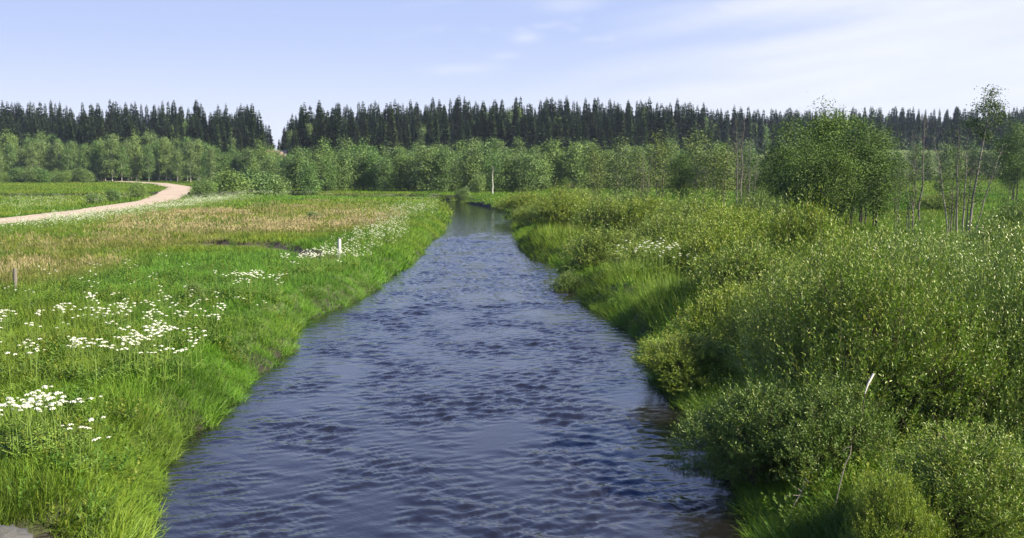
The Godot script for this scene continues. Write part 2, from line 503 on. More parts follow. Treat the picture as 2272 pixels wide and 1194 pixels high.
# a broadleaf tree: leaning stems, limbs, and clumps of leaves round the limb ends. Returns [[stem meshes], limbs, crown]
func broadleaf(h: float, spec: Dictionary) -> Array:
	var stems := []
	var limbs := MB.new()
	var crown := MB.new()
	var base: Color = spec.leaf_colour
	for s in spec.stems:
		var wood := MB.new()
		var az: float = s * 2.4 + rng.randf()
		var hh: float = h * (1.0 if s == 0 else rng.randf_range(0.68, 0.95))
		var lean: float = spec.lean * rng.randf_range(0.5, 1.2) * (0.4 if s == 0 else 1.0)
		var pts := PackedVector3Array()
		var rad := PackedFloat32Array()
		for j in 7:
			var t := j / 6.0
			var w := h * 0.012
			pts.append(Vector3(cos(az) * (spec.spread + lean * hh * t * t), hh * t - 0.15, sin(az) * (spec.spread + lean * hh * t * t)) + (Vector3(rng.randf_range(-w, w), 0, rng.randf_range(-w, w)) if j else Vector3.ZERO))
			rad.append(spec.trunk * lerpf(1.0, 0.12, t) * (0.8 if s else 1.0))
		wood.tube(pts, rad, 6, spec.bark)
		stems.append(wood.mesh())
		for k in spec.limbs:
			var t: float = lerpf(spec.crown_from, 0.99, (k + rng.randf()) / spec.limbs)
			var f := t * 6.0
			var j := mini(int(f), 5)
			var p := pts[j].lerp(pts[j + 1], f - j)
			var u: float = (t - spec.crown_from) / (1.0 - spec.crown_from)
			var prof: float = pow(sin(PI * clampf(lerpf(spec.belly, 1.0, u), 0.0, 0.97)), 0.75)
			var a := rng.randf() * TAU
			var reach: float = spec.width * h * prof * rng.randf_range(0.55, 1.1)
			var o := Vector3(cos(a), rng.randf_range(0.15, 0.9) * spec.rise, sin(a)).normalized()
			var e := p + o * reach
			var m := p.lerp(e, 0.5) + Vector3(0, reach * 0.12, 0)
			limbs.tube(PackedVector3Array([p, m, e]), PackedFloat32Array([spec.trunk * 0.28 * (1.1 - t * 0.6), spec.trunk * 0.18 * (1.1 - t * 0.6), spec.trunk * 0.06]), 3, spec.bark)
			if spec.bare_twigs > 0:
				for w in spec.bare_twigs:
					var b0 := p.lerp(e, rng.randf_range(0.3, 1.0))
					var b1 := b0 + Vector3(rng.randfn() * 0.5, rng.randf_range(0.1, 1.0), rng.randfn() * 0.5) * reach * 0.45
					limbs.tube(PackedVector3Array([b0, b1]), PackedFloat32Array([spec.trunk * 0.08, spec.trunk * 0.03]), 3, spec.bark)
			if spec.leaves == 0:
				continue
			for g in spec.clumps:
				var c: Vector3 = p.lerp(e, lerpf(0.45, 1.0, float(g + 1) / spec.clumps)) + Vector3(rng.randfn(), rng.randfn(), rng.randfn()) * (spec.clump * 0.35)
				var tone := rng.randf_range(0.72, 1.2)
				for l in spec.leaves:
					var q: Vector3 = Vector3(rng.randfn(), rng.randfn() * 0.75, rng.randfn()) * (spec.clump * 0.5)
					var fo := tone * rng.randf_range(0.85, 1.15)
					var ld: Vector3 = (Vector3(rng.randfn(), rng.randfn() * 0.5 - spec.droop, rng.randfn()) + q.normalized() * 0.6).normalized()
					var ln: Vector3 = (q.normalized() * 0.7 + Vector3(rng.randfn() * 0.5, 0.55, rng.randfn() * 0.5)).normalized()
					crown.leaf(c + q, ld, ln, spec.leaf * rng.randf_range(0.7, 1.3), spec.leaf * spec.leaf_ratio, Color(base.r * fo, base.g * fo, base.b * fo))
	return [stems, limbs.mesh(), crown.mesh() if spec.leaves else null]

func spruce(h: float, width: float, whorls: int) -> Array:   # [trunk, crown]
	var wood := MB.new()
	wood.tube(PackedVector3Array([Vector3(0, -0.3, 0), Vector3(0, h * 0.5, 0), Vector3(0, h, 0)]), PackedFloat32Array([h * 0.013, h * 0.008, 0.02]), 5, Color(0.11, 0.085, 0.065))
	var crown := MB.new()
	for k in whorls:
		var t := (k + rng.randf() * 0.5) / whorls
		var y := h * lerpf(0.08, 0.985, t)
		var reach := width * h * pow(1.0 - t, 0.8) * rng.randf_range(0.7, 1.2) + 0.35
		var cnt := int(lerpf(12, 6, t))
		for j in cnt:
			var a := TAU * (j + rng.randf() * 0.8) / cnt
			var l := reach * rng.randf_range(0.6, 1.15)
			var drop := lerpf(-0.45, 0.35, t) + rng.randf_range(-0.12, 0.12)
			var o := Vector3(cos(a), drop, sin(a)).normalized()
			var s := Vector3(-sin(a), 0, cos(a))
			var tone := rng.randf_range(0.7, 1.25)
			var col := Color(0.040 * tone, 0.070 * tone, 0.024 * tone)
			var p := Vector3(0, y, 0)
			crown.leaf(p, o, Vector3.UP, l, l * 0.5, col)
			for w in [-1.0, 1.0]:
				crown.leaf(p + o * l * 0.35, (o + s * w * 0.8 + Vector3(0, -0.25, 0)).normalized(), (Vector3.UP + s * w * 0.4).normalized(), l * 0.5, l * 0.24, col)
			crown.leaf(p + o * l * 0.2, (o + Vector3(0, -0.7, 0)).normalized(), s, l * 0.6, l * 0.3, col * 0.9)
	return [wood.mesh(), crown.mesh()]

var kinds := {}   # kind -> array of [height, stems, limbs, crown]

func stand(kind: String, variant: int, called: String, label: String, category: String, group: String, x: float, d: float, h: float, leaf_mat: Material, wide := 1.0) -> Node3D:
	var k: Array = kinds[kind][variant % kinds[kind].size()]
	var o := thing(called, label, category, on_ground(x, d, 0.05), group)
	var s: float = h / k[0]
	o.rotation.y = rng.randf() * TAU
	o.scale = Vector3(s * wide, s, s * wide)
	for m in k[1]:
		part("trunk", m, mats[kind + "_bark"] if mats.has(kind + "_bark") else mats.bark, o)
	if k[2]:
		var b := part("branches", k[2], mats[kind + "_bark"] if mats.has(kind + "_bark") else mats.bark, o)
		b.set_meta("kind", "stuff")
	if k[3]:
		var c := part("crown", k[3], leaf_mat, o)
		c.set_meta("kind", "stuff")
	return o

# ---------------------------------------------------------------- the scene
func build_sky() -> Sky:
	var w := 2048
	var hh := 1024
	var im := Image.create_empty(w, hh, false, Image.FORMAT_RGBF)
	var streak := FastNoiseLite.new()
	streak.seed = 5
	streak.frequency = 1.0
	streak.fractal_octaves = 5
	for y in hh:
		var up := 90.0 - (y + 0.5) / hh * 180.0
		var e := maxf(up, 0.0)
		var t := 1.0 - exp(-e / 13.0)
		var t2 := 1.0 - exp(-e / 25.0)
		var clear := Color(0.32, 0.346, 0.401).lerp(Color(0.211, 0.285, 0.436), t).lerp(Color(0.018, 0.057, 0.268), t2)
		for x in w:
			var az := wrapf((x + 0.5) / w * 360.0, -180.0, 180.0)
			var c := clear
			if up > -2.0:
				# thin veil of high cloud, thickest towards the sun on the right, in long slanting streaks
				var side := 0.5 + 0.5 * cos(deg_to_rad(az - 95.0))
				var u := az / 14.0 - e / 9.0
				var v := e / 2.6 - az / 24.0
				var n := streak.get_noise_2d(u * 0.55, v * 0.9)
				var fine := streak.get_noise_2d(u * 1.6 + 40.0, v * 2.4)
				var line := smoothstep(-3.5, 4.5, az * 0.42 - e * 0.95 + 3.0 + n * 4.5)
				var veil := line * smoothstep(0.30, 0.62, side) * smoothstep(55.0, 20.0, e) * (0.86 + 0.22 * fine)
				veil = maxf(veil, smoothstep(0.28, 0.6, fine + n * 0.5) * 0.7 * smoothstep(60.0, 25.0, e) * smoothstep(0.35, 0.6, side))
				veil = maxf(veil, 0.5 * smoothstep(7.0, 0.0, e))
				for wisp in [[-2.9, 5.2, 2.4, 0.26, 0.6], [0.75, 6.9, 0.7, 0.25, 0.6], [-0.3, 5.9, 0.9, 0.22, 0.45], [3.2, 8.6, 1.8, 0.3, 0.6], [8.0, 9.2, 5.5, 0.35, 0.7], [-26.0, 11.0, 3.0, 0.3, 0.5], [31.0, 14.0, 4.0, 0.4, 0.6], [-14.0, 15.0, 2.5, 0.3, 0.5]]:
					var wx: float = (az - wisp[0]) / wisp[2]
					var wy: float = (up - wisp[1] - 0.05 * (az - wisp[0]) + 0.25 * fine) / wisp[3]
					var q := wx * wx + wy * wy
					if q < 4.0:
						veil = maxf(veil, exp(-q) * wisp[4] * (0.8 + 0.6 * fine))
				c = c.lerp(Color(0.353, 0.366, 0.405), clampf(veil, 0.0, 0.96))
			im.set_pixel(x, y, c)
	var m := PanoramaSkyMaterial.new()
	m.panorama = ImageTexture.create_from_image(im)
	var s := Sky.new()
	s.sky_material = m
	return s

func noise_texture(freq: float, seed_: int, lo: Color, hi: Color, octaves := 4) -> NoiseTexture2D:
	var n := FastNoiseLite.new()
	n.seed = seed_
	n.frequency = freq
	n.fractal_octaves = octaves
	var g := Gradient.new()
	g.set_color(0, lo)
	g.set_color(1, hi)
	var t := NoiseTexture2D.new()
	t.width = 512
	t.height = 512
	t.seamless = true
	t.noise = n
	t.color_ramp = g
	return t

func steps(spans: Array) -> PackedFloat32Array:   # [[from, to, step], ...]
	var out := PackedFloat32Array()
	for s in spans:
		var n := int(round((s[1] - s[0]) / s[2]))
		for k in n:
			out.append(lerpf(s[0], s[1], float(k) / n))
	out.append(spans[-1][1])
	return out

func build_ground() -> void:
	var xs := steps([[-1500, -300, 100], [-300, -100, 10], [-100, -30, 2.5], [-30, -12, 0.75], [-12, 10, 0.35], [10, 30, 0.8], [30, 100, 3], [100, 300, 10], [300, 1500, 100]])
	var ds := steps([[-300, -20, 20], [-20, 10, 1.5], [10, 60, 0.4], [60, 72, 0.35], [72, 130, 0.7], [130, 210, 1.2], [210, 700, 8], [700, 2600, 100]])
	var b := MB.new()
	var soil := Color(0.075, 0.055, 0.035)
	for d in ds:
		for x in xs:
			var gap := river_gap(x, d)
			var g := grass_colour(x, d)
			var c := soil.lerp(Color(g.r * 0.75, g.g * 0.75, g.b * 0.75), 0.75 if d > 100.0 else 0.6)
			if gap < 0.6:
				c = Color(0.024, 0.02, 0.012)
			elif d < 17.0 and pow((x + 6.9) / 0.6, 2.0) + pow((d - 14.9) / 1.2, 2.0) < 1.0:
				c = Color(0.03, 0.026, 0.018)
			elif d > 50.0 and d < 76.0 and x < -8.0 and x > -21.0 and polyline_gap(Vector2(x, d), ditch_line) < 0.7:
				c = Color(0.06, 0.045, 0.032)
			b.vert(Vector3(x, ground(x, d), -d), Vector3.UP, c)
	var w := xs.size()
	for j in ds.size() - 1:
		for k in w - 1:
			var a := j * w + k
			b.tri(a, a + w, a + 1); b.tri(a + 1, a + w, a + w + 1)
	for j in ds.size():
		for k in w:
			var a := b.v[j * w + maxi(k - 1, 0)]
			var a2 := b.v[j * w + mini(k + 1, w - 1)]
			var e := b.v[maxi(j - 1, 0) * w + k]
			var e2 := b.v[mini(j + 1, ds.size() - 1) * w + k]
			b.n[j * w + k] = (a2 - a).cross(e2 - e).normalized()
	var m := plain_material(Color(1, 1, 1), 0.95)
	m.albedo_texture = noise_texture(0.02, 3, Color(0.72, 0.74, 0.70), Color(1, 1, 1))
	m.uv1_triplanar = true
	m.uv1_world_triplanar = true
	m.uv1_scale = Vector3(0.21, 0.21, 0.21)
	structure("ground", b.mesh(), m, "meadow ground, river banks and wooded hill")

func build_road() -> void:
	var b := MB.new()
	var c := Curve2D.new()
	for p in road_line:
		c.add_point(p)
	var n := 150
	var cross := [-1.0, -0.62, -0.25, 0.1, 0.45, 0.75, 1.0]
	for k in n + 1:
		var o := c.get_baked_length() * k / n
		var p := c.sample_baked(o)
		var q := c.sample_baked(minf(o + 1.0, c.get_baked_length()))
		var r := c.sample_baked(maxf(o - 1.0, 0.0))
		var t := (q - r).normalized()
		var s := Vector2(-t.y, t.x)
		for e in cross:
			var jag: float = noise_c.get_noise_2d(o * 3.0, e * 40.0) * 0.35 if absf(e) > 0.9 else 0.0
			var at: Vector2 = p + s * (e * ROAD_HALF + jag)
			var crown: float = 0.10 * (1.0 - e * e) - 0.035 * float(absf(absf(e) - 0.5) < 0.15)
			var tone: float = 1.0 + 0.25 * noise_c.get_noise_2d(at.x * 3.0, at.y * 3.0)
			b.vert(Vector3(at.x, 1.36 + 0.5 * smoothstep(150.0, 260.0, at.y) + hill_height(at.x, at.y) + crown, -at.y), Vector3.UP, Color(0.43 * tone, 0.345 * tone, 0.255 * tone))
	var w := cross.size()
	for k in n:
		for j in w - 1:
			var a := k * w + j
			b.tri(a, a + 1, a + w); b.tri(a + 1, a + w + 1, a + w)
	var m := plain_material(Color(1, 1, 1), 0.95)
	m.albedo_texture = noise_texture(0.06, 8, Color(0.8, 0.8, 0.8), Color(1, 1, 1))
	m.uv1_triplanar = true
	m.uv1_world_triplanar = true
	m.uv1_scale = Vector3(0.4, 0.4, 0.4)
	structure("gravel_road", b.mesh(), m, "pale gravel road curving across the meadow")

func build_water() -> void:
	var xs := steps([[-140, -40, 20], [-40, -14, 1.0], [-14, 9, 0.1]])
	var ds := steps([[-300, 0, 30], [0, 14, 0.4], [14, 46, 0.06], [46, 100, 0.16], [100, 200, 0.8]])
	var waves := []
	rng.seed = 71
	for k in 26:
		var l := 0.24 * pow(5.5, rng.randf())
		var a := rng.randfn() * 0.62
		waves.append([sin(a) * TAU / l, cos(a) * TAU / l, rng.randf() * TAU, pow(l, 0.7) * rng.randf_range(0.0045, 0.0095), rng.randf() * 40.0])
	var b := MB.new()
	for d in ds:
		var fine := smoothstep(0.0, 12.0, d) * (1.0 - smoothstep(84.0, 100.0, d)) + 0.04
		for x in xs:
			var y := 0.0
			var sx := 0.0
			var sd := 0.0
			if d > 0.0 and x > -14.0:
				var amp := fine * (0.62 + 1.1 * noise_b.get_noise_2d(x * 6.0 + 300.0, d * 4.0))
				var near := clampf(river_gap(x, d) * -0.6 + 0.15, 0.12, 1.0)
				amp = maxf(amp, 0.02) * near
				var wob := noise_b.get_noise_2d(x * 9.0, d * 9.0 + 500.0) * 2.2
				for w in waves:
					var ph: float = w[0] * x + w[1] * d + w[2] + wob
					var h: float = w[3] * amp
					var q := ph + 0.5 * sin(ph)
					var slope := cos(q) * (1.0 + 0.5 * cos(ph)) * h
					y += sin(q) * h
					sx += slope * w[0]
					sd += slope * w[1]
			b.vert(Vector3(x, y, -d), Vector3(-sx, 1, sd).normalized(), Color.WHITE)
	var n := xs.size()
	for j in ds.size() - 1:
		for k in n - 1:
			var a := j * n + k
			b.tri(a, a + n, a + 1); b.tri(a + 1, a + n, a + n + 1)
	var m := plain_material(Color(0.010, 0.0095, 0.008), 0.06, false)
	m.metallic_specular = 0.55
	m.heightmap_enabled = true
	m.heightmap_scale = 0.22
	m.heightmap_texture = noise_texture(0.03, 14, Color.BLACK, Color.WHITE, 3)
	m.uv1_triplanar = true
	m.uv1_world_triplanar = true
	m.uv1_scale = Vector3(0.5, 0.5, 0.8)
	structure("river_water", b.mesh(), m, "dark rippled river water reflecting the sky")

func build_grass() -> void:
	rng.seed = 11
	var near_a := grass_tuft(46, 0.20, 0.50, 0.0085, 0.7)
	var near_b := grass_tuft(38, 0.20, 0.46, 0.011, 1.0)
	var mid := grass_tuft(90, 0.45, 0.46, 0.016, 0.7)
	var far := grass_tuft(110, 1.35, 0.5, 0.06, 0.6)
	var seeds_near := seed_tuft(9, 0.4, 0.68, 0.011)
	var seeds_far := seed_tuft(14, 0.9, 0.68, 0.026)
	var herbs := herb(7, 0.10)
	var put := {herbs = [], near_a = [], near_b = [], mid = [], far = [], seeds_near = [], seeds_far = []}
	var tint := {herbs = PackedColorArray(), near_a = PackedColorArray(), near_b = PackedColorArray(), mid = PackedColorArray(), far = PackedColorArray(), seeds_near = PackedColorArray(), seeds_far = PackedColorArray()}
	# [d from, d to, spacing, which]
	for zone in [[11.0, 30.0, 0.165, "near"], [30.0, 52.0, 0.24, "near"], [52.0, 110.0, 0.40, "mid"], [110.0, 330.0, 1.25, "far"]]:
		var step: float = zone[2]
		var d: float = zone[0]
		while d < zone[1]:
			var reach: float = minf(d * 0.51 + 3.0, 150.0)
			var x := -reach
			while x < reach:
				var px := x + rng.randf_range(-0.5, 0.5) * step * 1.6
				var pd := d + rng.randf_range(-0.5, 0.5) * step * 1.6
				x += step
				var gap := river_gap(px, pd)
				if gap < -0.1:
					continue
				var left := left_of_river(px, pd)
				if px < -30.0 and polyline_gap(Vector2(px, pd), road_line) < ROAD_HALF + 0.15 + absf(noise_c.get_noise_2d(px * 5.0, pd * 5.0)) * 1.5:
					continue
				if pd > 55.0 and pd < 74.0 and px < -8.0 and px > -21.0 and polyline_gap(Vector2(px, pd), ditch_line) < 0.62:
					continue
				if px < -6.0 and pd < 16.5 and pow((px + 6.95) / 0.42, 2.0) + pow((pd - 14.8) / 0.9, 2.0) < 1.0:
					continue
				if hill_height(px, pd) > 2.5:
					continue
				var rust := rustiness(px, pd)
				var c := grass_colour(px, pd)
				var t := rng.randf_range(0.82, 1.18) + noise_c.get_noise_2d(px * 3.0, pd * 3.0) * 0.45 + noise_c.get_noise_2d(px * 9.0, pd * 9.0) * 0.3
				c = Color(c.r * t, c.g * t, c.b * t)
				var tall: float = 0.85 + noise_c.get_noise_2d(px * 1.5 + 70.0, pd * 1.5) * 0.5
				if not left and pd < 110.0:
					tall = 1.15 + noise_c.get_noise_2d(px * 2.2, pd * 2.2) * 0.7 + 0.75 * mound(px, pd)
				if rust > 0.4:
					tall *= 0.8
				if pd > 110.0:
					tall = clampf(tall, 0.7, 1.1)
				if pd > 52.0 and pd < 72.0 and px < -9.0 and px > -21.0:
					var before := ditch_at(px) - pd
					if before > 0.0 and before < 5.0:
						tall *= lerpf(0.22, 1.0, smoothstep(1.5, 5.0, before))
				# on the bank the grass leans out over the water
				var basis := Basis(Vector3.UP, rng.randf() * TAU)
				if gap < 1.6 and pd < 110.0:
					var e := 0.4
					var away := Vector2(river_gap(px + e, pd) - river_gap(px - e, pd), river_gap(px, pd + e) - river_gap(px, pd - e))
					if away.length() > 0.05:
						away = away.normalized()
						basis = Basis(Vector3(away.y, 0, away.x).normalized(), rng.randf_range(0.25, 1.0) * (1.0 - gap / 1.9)) * basis
				basis = basis.scaled(Vector3(1, 1, 1) * rng.randf_range(0.85, 1.15)) * Basis.from_scale(Vector3(1, tall, 1))
				var kind: String = zone[3]
				if kind == "near":
					kind = "near_b" if noise_c.get_noise_2d(px * 2.0, pd * 2.0 + 200.0) + rng.randf_range(-0.2, 0.2) > 0.05 else "near_a"
				put[kind].append(Transform3D(basis, on_ground(px, pd)))
				tint[kind].append(c)
				if pd < 75.0 and gap > 0.3 and rust < 0.4 and rng.randf() < (0.16 if noise_b.get_noise_2d(px * 7.0, pd * 7.0 + 900.0) > 0.08 else 0.025):
					var hc := [Color(0.08, 0.16, 0.02), Color(0.115, 0.19, 0.025), Color(0.16, 0.2, 0.028), Color(0.095, 0.15, 0.03)][rng.randi() % 4] as Color
					put.herbs.append(Transform3D(Basis(Vector3.UP, rng.randf() * TAU).scaled(Vector3.ONE * rng.randf_range(0.75, 1.2) * (1.0 if left else 0.9)), on_ground(px, pd)))
					tint.herbs.append(hc)
				if rng.randf() < (rust - 0.25) * 0.2:
					var sk := "seeds_near" if pd < 75.0 else "seeds_far"
					put[sk].append(Transform3D(Basis(Vector3.UP, rng.randf() * TAU).scaled(Vector3.ONE * rng.randf_range(0.8, 1.1)), on_ground(px, pd)))
					var q := rng.randf_range(0.8, 1.2)
					tint[sk].append(Color(q, q * rng.randf_range(0.95, 1.08), q))
			d += step
	for k in put:
		prints("grass", k, put[k].size())
	var gm := leaf_material(Color(1, 1, 1), 0.5, Color(0.58, 0.76, 0.2), 0.3)
	scatter("meadow_grass", near_a, gm, put.near_a, tint.near_a, "tall green grass of the near meadow and banks", "grass")
	scatter("sedge_grass", near_b, gm, put.near_b, tint.near_b, "broad bladed drooping grass of the near banks", "grass")
	scatter("meadow_grass", mid, gm, put.mid, tint.mid, "grass of the middle meadow and riverside mounds", "grass")
	scatter("meadow_grass", far, gm, put.far, tint.far, "grass of the far fields on both sides", "grass")
	scatter("meadow_herbs", herbs, gm, put.herbs, tint.herbs, "leafy meadow herbs mixed into the grass of both banks", "herbs")
	var sm := leaf_material(Color(1, 1, 1), 0.7, Color(0.4, 0.35, 0.2))
	scatter("seeding_grass", seeds_near, sm, put.seeds_near, tint.seeds_near, "rusty brown seed heads in the near meadow patch", "grass")
	scatter("seeding_grass", seeds_far, sm, put.seeds_far, tint.seeds_far, "rusty brown seed heads across the middle meadow", "grass")

func build_flowers() -> void:
	rng.seed = 23
	var variants := []
	var merged := []
	for k in 4:
		var p := umbel_plant_parts(1.0, 3 + k % 3)
		variants.append([p[0].mesh(), p[1].mesh(), p[2].map(func(u): return u.mesh())])
		if k == 3:
			var b: MB = p[0]
			for q in [p[1]] + p[2]:
				var o := b.v.size()
				b.v.append_array(q.v); b.n.append_array(q.n); b.c.append_array(q.c)
				for t in q.i:
					b.i.append(t + o)
			merged.append(b.mesh())
	var green := leaf_material(Color(1, 1, 1), 0.6, Color(0.3, 0.35, 0.15))
	var white := leaf_material(Color(1, 1, 1), 0.8, Color(0.4, 0.4, 0.35))
	# [x, d, reach across, reach along, how many, label]
	for g in [
		[-8.15, 18.0, 0.5, 0.6, 26, "white flower umbel in the densest near clump at the lower left"],
		[-7.15, 17.05, 0.18, 0.3, 4, "white flower umbel in the small clump right of the densest near clump"],
		[-8.6, 25.4, 1.0, 1.7, 42, "white flower umbel in the long clump by the first bend of the left bank"],
		[-10.3, 23.6, 1.6, 1.4, 18, "white flower umbel scattered left of the long bankside clump"],
		[-9.9, 31.0, 1.8, 3.0, 28, "white flower umbel scattered in the meadow beyond the long bankside clump"],
		[-13.2, 31.2, 1.5, 3.4, 30, "white flower umbel in the pale patch at mid left of the meadow"],
		[-9.9, 40.0, 0.9, 1.5, 18, "white flower umbel in the sparse line halfway to the white post"],
		[-8.8, 50.5, 1.7, 3.6, 48, "white flower umbel in the drift just in front of the white post"]]:
		for k in g[4]:
			var x: float = g[0] + rng.randfn() * g[2] * 0.6
			var d: float = g[1] + rng.randfn() * g[3] * 0.6
			if river_gap(x, d) < 0.7:
				continue
			var o := thing("cow_parsley", g[5], "wildflower", on_ground(x, d), str(g[5]))
			o.rotation.y = rng.randf() * TAU
			o.scale = Vector3.ONE * rng.randf_range(0.85, 1.1)
			var v: Array = variants[rng.randi() % 3]
			part("stem", v[0], green, o)
			part("foliage", v[1], green, o)
			for u in v[2]:
				part("umbel", u, white, o)
	var at := []
	var tint := PackedColorArray()
	for g in [[-8.0, 53.5, 1.2, 3.0, 90], [-8.6, 68.5, 1.5, 9.0, 330], [-9.8, 82.0, 1.5, 8.0, 120], [-10.4, 112.0, 2.6, 16.0, 420], [-37.5, 100.0, 2.2, 17.0, 900], [-39.0, 130.0, 2.4, 14.0, 620], [-43.0, 152.0, 3.0, 14.0, 420], [-36.5, 86.0, 2.0, 8.0, 340], [-28.0, 88.0, 3.0, 7.0, 60],
		[-56.0, 110.0, 5.0, 28.0, 380], [-64.0, 140.0, 5.0, 26.0, 300], [-9.0, 150.0, 3.0, 20.0, 120], [6.4, 45.8, 1.3, 0.7, 46], [-14.0, 38.0, 6.0, 8.0, 70], [-38.0, 170.0, 8.0, 3.0, 120]]:
		for k in int(g[4] * (0.8 if g[0] < -30.0 else 0.5)):
			var x: float = g[0] + rng.randfn() * g[2] * 0.75
			var d: float = g[1] + rng.randfn() * g[3] * 0.75
			if river_gap(x, d) < 0.7 or (x < -30.0 and polyline_gap(Vector2(x, d), road_line) < ROAD_HALF + 0.8):
				continue
			var s := rng.randf_range(0.85, 1.1) * (1.0 if x < 0.0 else 1.5)
			at.append(Transform3D(Basis(Vector3.UP, rng.randf() * TAU).scaled(Vector3(s, s, s)), on_ground(x, d)))
			tint.append(Color.WHITE)
	scatter("distant_cow_parsley", merged[0], white, at, tint, "drifts of white umbels along the river edge and road verge", "wildflowers")

func build_kinds() -> void:
	rng.seed = 37
	var near := []
	for k in 3:
		var w := willow_mesh(1.9, 2.6, 7200, 17, 0.075, 0.021, 13, Color(0.146, 0.218, 0.040))
		near.append([2.6, [], w[0], w[1]])
	kinds.near = near
	var big := []
	for k in 2:
		var w := willow_mesh(2.8, 3.2, 13500, 17, 0.075, 0.021, 19, Color(0.146, 0.218, 0.040))
		big.append([3.2, [], w[0], w[1]])
	kinds.big = big
	var mid := []
	for k in 3:
		var w := willow_mesh(2.4, 2.6, 5000, 13, 0.105, 0.033, 14, Color(0.146, 0.215, 0.040))
		mid.append([2.6, [], w[0], w[1]])
	kinds.mid = mid
	var grey := Color(0.19, 0.175, 0.15)
	var pale := Color(0.62, 0.60, 0.55)
	var alder := {stems = 3, trunk = 0.10, lean = 0.10, spread = 0.25, limbs = 17, crown_from = 0.25, belly = 0.12, width = 0.27, rise = 1.0, clumps = 4, clump = 1.0, leaves = 62, leaf = 0.17, leaf_ratio = 0.62, droop = 0.2, bare_twigs = 1, bark = Color(0.085, 0.075, 0.06), leaf_colour = Color(0.084, 0.138, 0.027)}
	kinds.alder = range(3).map(func(_k): return [10.0] + broadleaf(10.0, alder))
	var sparse := alder.duplicate()
	sparse.merge({stems = 3, trunk = 0.075, lean = 0.05, limbs = 16, crown_from = 0.3, width = 0.12, clumps = 2, clump = 0.5, leaves = 20, leaf = 0.13, bare_twigs = 4, bark = grey, spread = 0.3}, true)
	kinds.sparse = range(2).map(func(_k): return [8.0] + broadleaf(8.0, sparse))
	var thick := alder.duplicate()
	thick.merge({stems = 3, trunk = 0.09, lean = 0.14, limbs = 18, crown_from = 0.2, width = 0.22, clumps = 3, clump = 0.8, leaves = 20, leaf = 0.2, bare_twigs = 6, bark = grey, spread = 0.5, leaf_colour = Color(0.112, 0.155, 0.042)}, true)
	kinds.thick = range(3).map(func(_k): return [8.0] + broadleaf(8.0, thick))
	var dead := alder.duplicate()
	dead.merge({stems = 2, trunk = 0.11, lean = 0.07, limbs = 22, crown_from = 0.25, width = 0.13, leaves = 0, bare_twigs = 7, bark = grey, rise = 1.6}, true)
	kinds.dead = range(2).map(func(_k): return [10.0] + broadleaf(10.0, dead))
	# the far belt: the same trees with leaf clumps as large as show at 200 to 350 m
	var belt := alder.duplicate()
	belt.merge({stems = 2, trunk = 0.14, limbs = 26, crown_from = 0.10, belly = 0.18, width = 0.27, clumps = 3, clump = 1.3, leaves = 46, leaf = 0.31, leaf_ratio = 0.7, bare_twigs = 0, leaf_colour = Color(0.108, 0.182, 0.038), spread = 0.3}, true)
	kinds.belt = range(4).map(func(_k): return [11.0] + broadleaf(11.0, belt))
	var birch := belt.duplicate()
	birch.merge({stems = 1, trunk = 0.15, limbs = 46, crown_from = 0.14, belly = 0.22, width = 0.17, clumps = 3, clump = 1.1, leaves = 42, leaf = 0.3, droop = 0.8, bark = pale, leaf_colour = Color(0.108, 0.172, 0.040)}, true)
	kinds.birch = range(4).map(func(_k): return [14.0] + broadleaf(14.0, birch))
	var bush := belt.duplicate()
	bush.merge({stems = 4, trunk = 0.08, lean = 0.3, limbs = 14, crown_from = 0.12, belly = 0.3, width = 0.4, clumps = 3, clump = 0.9, leaves = 70, leaf = 0.19}, true)
	kinds.bush = range(2).map(func(_k): return [4.0] + broadleaf(4.0, bush))
	var sp := []
	for k in 5:
		var s := spruce(20.0, [0.16, 0.19, 0.21, 0.17, 0.24][k], 44)
		sp.append([20.0, [s[0]], null, s[1]])
	kinds.spruce = sp
	var white_bark := alder.duplicate()
	white_bark.merge({stems = 1, trunk = 0.16, lean = 0.02, limbs = 9, crown_from = 0.45, width = 0.06, leaves = 5, clumps = 1, clump = 0.5, leaf = 0.3, bare_twigs = 1, bark = Color(0.75, 0.73, 0.68)}, true)
	kinds.snag = [[6.0] + broadleaf(6.0, white_bark)]

